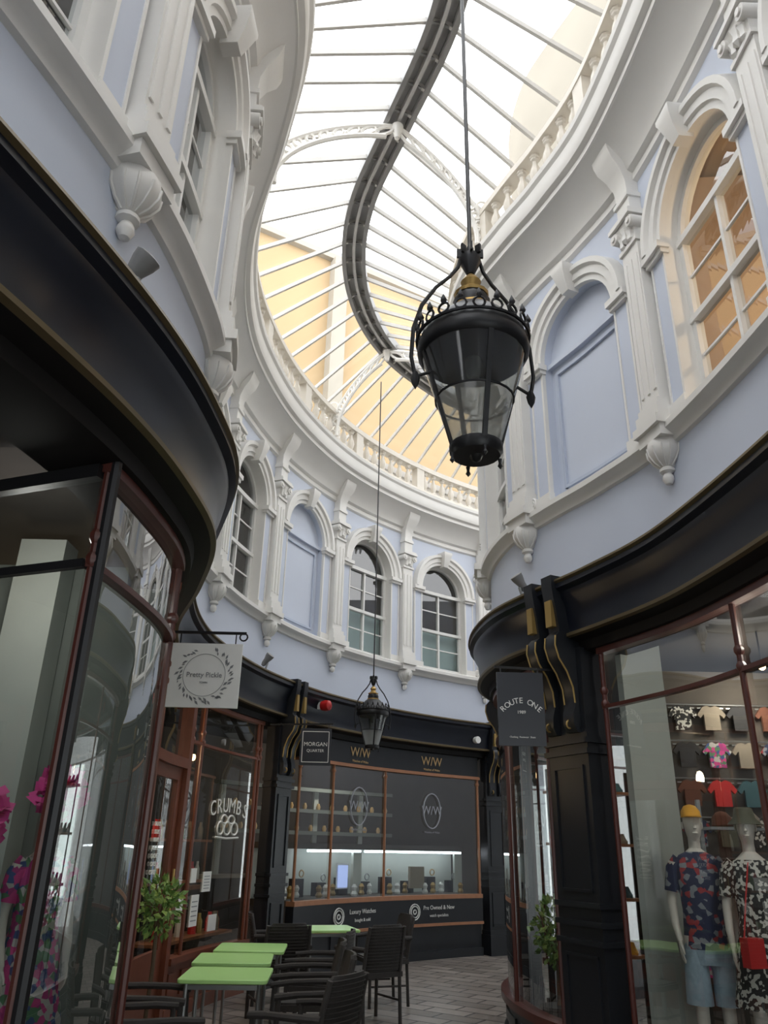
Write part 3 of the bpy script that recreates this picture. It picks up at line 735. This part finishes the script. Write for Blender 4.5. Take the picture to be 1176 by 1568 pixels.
for sx in(-1,1):
    b.tube([(sx*.25,.22,0),(sx*.25,.22,.43),(sx*.255,.21,.64)],.018,8)
    b.tube([(sx*.22,-.24,0),(sx*.22,-.22,.43),(sx*.22,-.27,.7),(sx*.21,-.31,.86)],.018,8)
    b.tube([(sx*.235,-.27,.66),(sx*.265,-.1,.66),(sx*.265,.1,.655),(sx*.255,.24,.64)],.022,8)
    b.beam((sx*.24,-.2,.2),(sx*.25,.2,.2),.018,.018)
b.box((0,0,.43),(.5,.47,.045));b.box((0,0,.455),(.46,.43,.02))
rows=[]
for z,y,w in((.47,-.225,.2),(.56,-.24,.2),(.68,-.265,.2),(.78,-.29,.2),(.85,-.305,.19),(.88,-.31,.165)):
    rows.append([Vector((w*math.sin(t),y-.04*math.cos(t)*1.0,z)) for t in [(-1+2*k/8)*pi/2 for k in range(9)]]+[Vector((w*math.sin(t)*.97,y-.04*math.cos(t)+.02,z)) for t in [(1-2*k/8)*pi/2 for k in range(9)]])
b.grid(rows,closed=True,caps=True)
for k in range(14):
    z=.49+k*.028;y=-.225-(z-.47)*.2;b.tube([(.2*math.sin(t),y-.042*math.cos(t)-.004,z) for t in [(-1+2*q/8)*pi/2 for q in range(9)]],.005,4)
ch=b.done()
CH=[(-.48,6.40,100),(-.42,5.62,60),(-.58,7.25,95),(-.53,8.1,85),(-.05,8.95,35),(.08,9.95,110),(-1.1,9.9,-80),(-1.50,6.10,-82),(-1.32,5.40,-60),(-.95,8.9,20)]
for i,(x,y,r) in enumerate(CH):
    M=Matrix.Translation((x,y,0))@Matrix.Rotation(math.radians(r),4,'Z')
    if i==0: ch.matrix_world=M
    else: copy(ch,M,'dining_chair')
def plant(loc,zc,rx,rz,ph,pr,n=320):
    b=B('potted_plant');x,y,z=loc
    b.m('pot');b.lathe(loc,[(pr*.7,0),(pr,.02),(pr*1.1,ph-.03),(pr*1.18,ph-.02),(pr*1.18,ph),(pr*.9,ph)],16)
    b.m('bark');b.lathe(loc,[(pr*.9,ph-.04),(.01,ph-.035)],12)
    b.tube([(x,y,z+ph-.05),(x+.01,y,z+(ph+zc)/2),(x,y,z+zc-rz*.3)],.016,7)
    for k in range(9):
        a=random.uniform(0,2*pi);b.tube([(x,y,z+zc-rz*.9),(x+rx*.4*math.cos(a),y+rx*.4*math.sin(a),z+zc),(x+rx*.8*math.cos(a),y+rx*.8*math.sin(a),z+zc+rz*random.uniform(-.1,.6))],.006,4)
    for k in range(n):
        while 1:
            d=Vector([random.uniform(-1,1) for _ in range(3)])
            if .25<d.length<1: break
        c=Vector((x+d.x*rx,y+d.y*rx,z+zc+d.z*rz));l=random.uniform(.045,.08)
        t=(d+Vector([random.uniform(-.8,.8) for _ in range(3)])).normalized();w=t.cross(Vector([random.uniform(-1,1) for _ in range(3)])).normalized()*l*.3;u=t.cross(w).normalized()*l*.12
        b.m('leaf' if random.random()<.55 else 'leaf_light')
        b.add([c,c+t*l*.45+w+u,c+t*l,c+t*l*.45-w+u],[[0,1,2],[0,2,3]])
    return b.done()
plant((-1.70,6.78,0),1.13,.18,.2,.34,.12)
plant((1.50,7.25,0.0),.98,.17,.24,.45,.13)
# ---------------------------------------------------------------- mannequins
def mannequin(loc,rz,top,bottom,hat=None,female=False,sc=.98,wx=1.):
    b=B('mannequin');b.M=Matrix.Translation(loc)@Matrix.Rotation(rz,4,'Z')@Matrix.Diagonal((sc*wx,sc*wx,sc,1))
    w=.9 if female else 1.
    b.m('mannequin_white')
    b.loft([((0,.0,1.50),.05,.05),((0,.0,1.56),.048,.05),((0,.015,1.585),.05,.06),((0,.03,1.61),.058,.08),((0,.025,1.66),.07,.092),((0,.015,1.71),.075,.098),((0,.005,1.76),.07,.09),((0,0,1.795),.045,.06),((0,0,1.805),.01,.02)])
    b.loft([((0,.118,1.645),.010,.008),((0,.125,1.655),.014,.014),((0,.115,1.69),.008,.01),((0,.105,1.71),.006,.008)],8)
    b.loft([((0,.105,1.612),.022,.012),((0,.108,1.62),.024,.014),((0,.105,1.628),.018,.01)],8)
    for sx in(-1,1): b.loft([((sx*.076,0,1.65),.006,.012),((sx*.08,0,1.67),.01,.02),((sx*.079,0,1.70),.006,.016)],8)
    b.loft([((0,0,.82),.12*w,.10),((0,0,.92),.165*w,.11),((0,0,1.08),.13*w,.095),((0,.01,1.28),.165*w,.115),((0,0,1.40),.175*w,.09),((0,0,1.46),.11,.07),((0,0,1.51),.05,.05)])
    for sx in(-1,1):
        b.tube([(sx*.09,0,.9),(sx*.10,.01,.7),(sx*.10,.02,.48),(sx*.10,.0,.3),(sx*.10,-.02,.09),(sx*.10,.03,.04)],[.09,.075,.052,.05,.03,.03],10)
        b.loft([((sx*.10,.05,.0),.035,.11),((sx*.10,.05,.02),.038,.115),((sx*.10,.02,.07),.03,.05)],10)
        A=[(sx*.18*w,0,1.41),(sx*.215*w,-.01,1.25),(sx*.235*w,-.01,1.12),(sx*.235*w,.05,.98),(sx*.22*w,.10,.87)]
        b.tube(A,[.05,.042,.036,.03,.022],10)
        h=Vector(A[-1])
        b.loft([((h.x,h.y,h.z+.01),.016,.024),((h.x,h.y+.01,h.z-.04),.015,.038),((h.x,h.y+.015,h.z-.075),.013,.034)],8)
        for k in range(4):
            y=h.y-.012+k*.018;l=(.06,.072,.068,.055)[k]
            b.tube([(h.x,y,h.z-.07),(h.x-sx*.006,y+.004,h.z-.07-l*.55),(h.x-sx*.018,y+.004,h.z-.07-l)],[.009,.008,.006],6)
        b.tube([(h.x,h.y+.035,h.z-.02),(h.x-sx*.008,h.y+.058,h.z-.055),(h.x-sx*.012,h.y+.06,h.z-.08)],[.011,.009,.007],6)
    b.m(top)
    if bottom=='dress':
        b.loft([((0,0,.5),.27,.2),((0,0,.52),.27,.2),((0,0,.75),.22,.17),((0,0,.92),.185,.135),((0,0,1.08),.145,.11),((0,.01,1.28),.178*w,.135),((0,0,1.40),.18*w,.10),((0,0,1.45),.13,.08),((0,0,1.46),.09,.06)],20)
    else:
        b.loft([((0,0,.82),.175,.13),((0,0,.84),.177,.13),((0,0,1.08),.158,.12),((0,.01,1.28),.178*w,.135),((0,0,1.40),.19*w,.105),((0,0,1.46),.14,.08),((0,0,1.485),.08,.065)],20)
        b.m(bottom);b.loft([((0,0,.72),.16,.12),((0,0,.82),.172,.125),((0,0,.96),.16,.118)],18)
        for sx in(-1,1): b.tube([(sx*.085,0,.86),(sx*.105,.01,.68),(sx*.11,.01,.46)],[.09,.095,.105],14)
        b.m(top)
    for sx in(-1,1): b.tube([(sx*.14*w,0,1.43),(sx*.195*w,-.01,1.36),(sx*.222*w,-.01,1.2)],[.055,.06,.062],12)
    if hat=='cap':
        b.m('yellow_cap');b.loft([((0,.0,1.735),.083,.104),((0,0,1.78),.08,.098),((0,-.005,1.82),.05,.065),((0,-.005,1.832),.01,.015)]);b.loft([((0,.11,1.735),.07,.085),((0,.115,1.743),.068,.082)],14)
    if hat=='bucket':
        b.m('cloth_olive');b.loft([((0,0,1.70),.14,.15),((0,0,1.745),.09,.11),((0,0,1.81),.075,.09),((0,0,1.822),.06,.07)],18)
    if hat=='flower':
        b.m('pink')
        for k in range(130):
            d=Vector([random.gauss(0,1) for _ in range(3)]).normalized();c=Vector((.0,.0,1.84))+d*random.uniform(.03,.15)
            t=(d+Vector([random.uniform(-.6,.6) for _ in range(3)])).normalized();ww=t.cross(Vector((.3,.5,.8))).normalized()*.05;n=t.cross(ww).normalized()*.02
            b.add([c-ww*.4,c+ww*.4,c+t*.05+ww+n,c+t*.085+n*.3,c+t*.05-ww+n],[[0,1,2,3,4]])
    b.M=None
    return b
b=mannequin((2.20,5.78,.30),2.95,'floral_navy','denim','cap',False,.88,.92);b.done()
b=mannequin((2.44,5.48,.30),2.7,'squiggle','dress','bucket',False,.87,.9)
b.m('red_bag');b.box((2.30,5.32,1.05),(.12,.07,.16),rz=.3);b.tube([(2.26,5.33,1.12),(2.33,5.38,1.35),(2.40,5.43,1.55)],.005,4);b.done()
b=mannequin((2.75,5.1,.30),2.6,'black_cloth','denim',None,False,.87,.92);b.done()
b=mannequin((-1.60,4.1,.40),-2.4,'floral_pink','dress','flower',True,.77,.95);b.done()
b=mannequin((-1.80,3.80,.40),-2.2,'light_blue_cloth','dress','flower',True,.70,.95);b.done()
# ---------------------------------------------------------------- interior lamps
b=B('ceiling_spotlights');b.m('bulb_warm')
pts=[(-2.6,7.6,2.7),(-2.8,9.2,2.7),(-2.4,10.4,2.6),(3.0,4.4,3.1),(3.3,6.6,3.1),(-2.3,4.0,3.0),(2.2,8.0,2.9)]
for p in pts: b.lathe(p,[(.01,-.04),(.025,-.03),(.035,0),(.03,.03),(.02,.04)],10)
b.m('iron_black')
for p in pts: b.tube([(p[0],p[1],p[2]+.04),(p[0],p[1],3.4)],.008,5)
b.done()
def plight(loc,e,c,r=.1):
    l=bpy.data.lights.new('shop_lamp_light','POINT');l.energy=e;l.color=c;l.shadow_soft_size=r
    o=bpy.data.objects.new('shop_lamp_light',l);o.location=loc;scene.collection.objects.link(o)
plight((2.6,4.6,2.9),30,(1,.93,.85));plight((-1.9,3.8,2.9),12,(1,.95,.9));plight((-2.8,8.6,2.5),45,(1,.72,.45));plight((-.7,14.2,3.0),45,(1,.93,.85));plight((1.9,7.3,2.8),14,(1,.9,.75))
plight((3.2,4.0,5.8),34,(1,.7,.4));plight((-2.6,6.2,2.6),24,(1,.78,.55));plight((3.4,6.9,2.9),32,(1,.88,.75))
# ---------------------------------------------------------------- world / camera
w=bpy.data.worlds.new('sky_overcast');scene.world=w;w.use_nodes=True
N=w.node_tree.nodes;L=w.node_tree.links;bg=N['Background']
tc=N.new('ShaderNodeTexCoord');no=N.new('ShaderNodeTexNoise');no.inputs['Scale'].default_value=2
rp=N.new('ShaderNodeValToRGB');rp.color_ramp.elements[0].color=(.92,.95,1,1);rp.color_ramp.elements[1].color=(1,1,1,1)
L.new(tc.outputs['Generated'],no.inputs['Vector']);L.new(no.outputs['Fac'],rp.inputs['Fac']);L.new(rp.outputs['Color'],bg.inputs['Color'])
bg.inputs['Strength'].default_value=4.1
cd=bpy.data.cameras.new('camera');cam=bpy.data.objects.new('camera',cd);scene.collection.objects.link(cam)
cd.sensor_fit='VERTICAL';cd.sensor_height=36;cd.lens=27;cd.clip_start=.05
cam.matrix_world=Matrix.Translation((0,0,1.6))@Matrix.Rotation(math.radians(113.5),4,'X')@Matrix.Rotation(.022,4,'Z')
scene.camera=cam
scene.view_settings.view_transform='Standard'
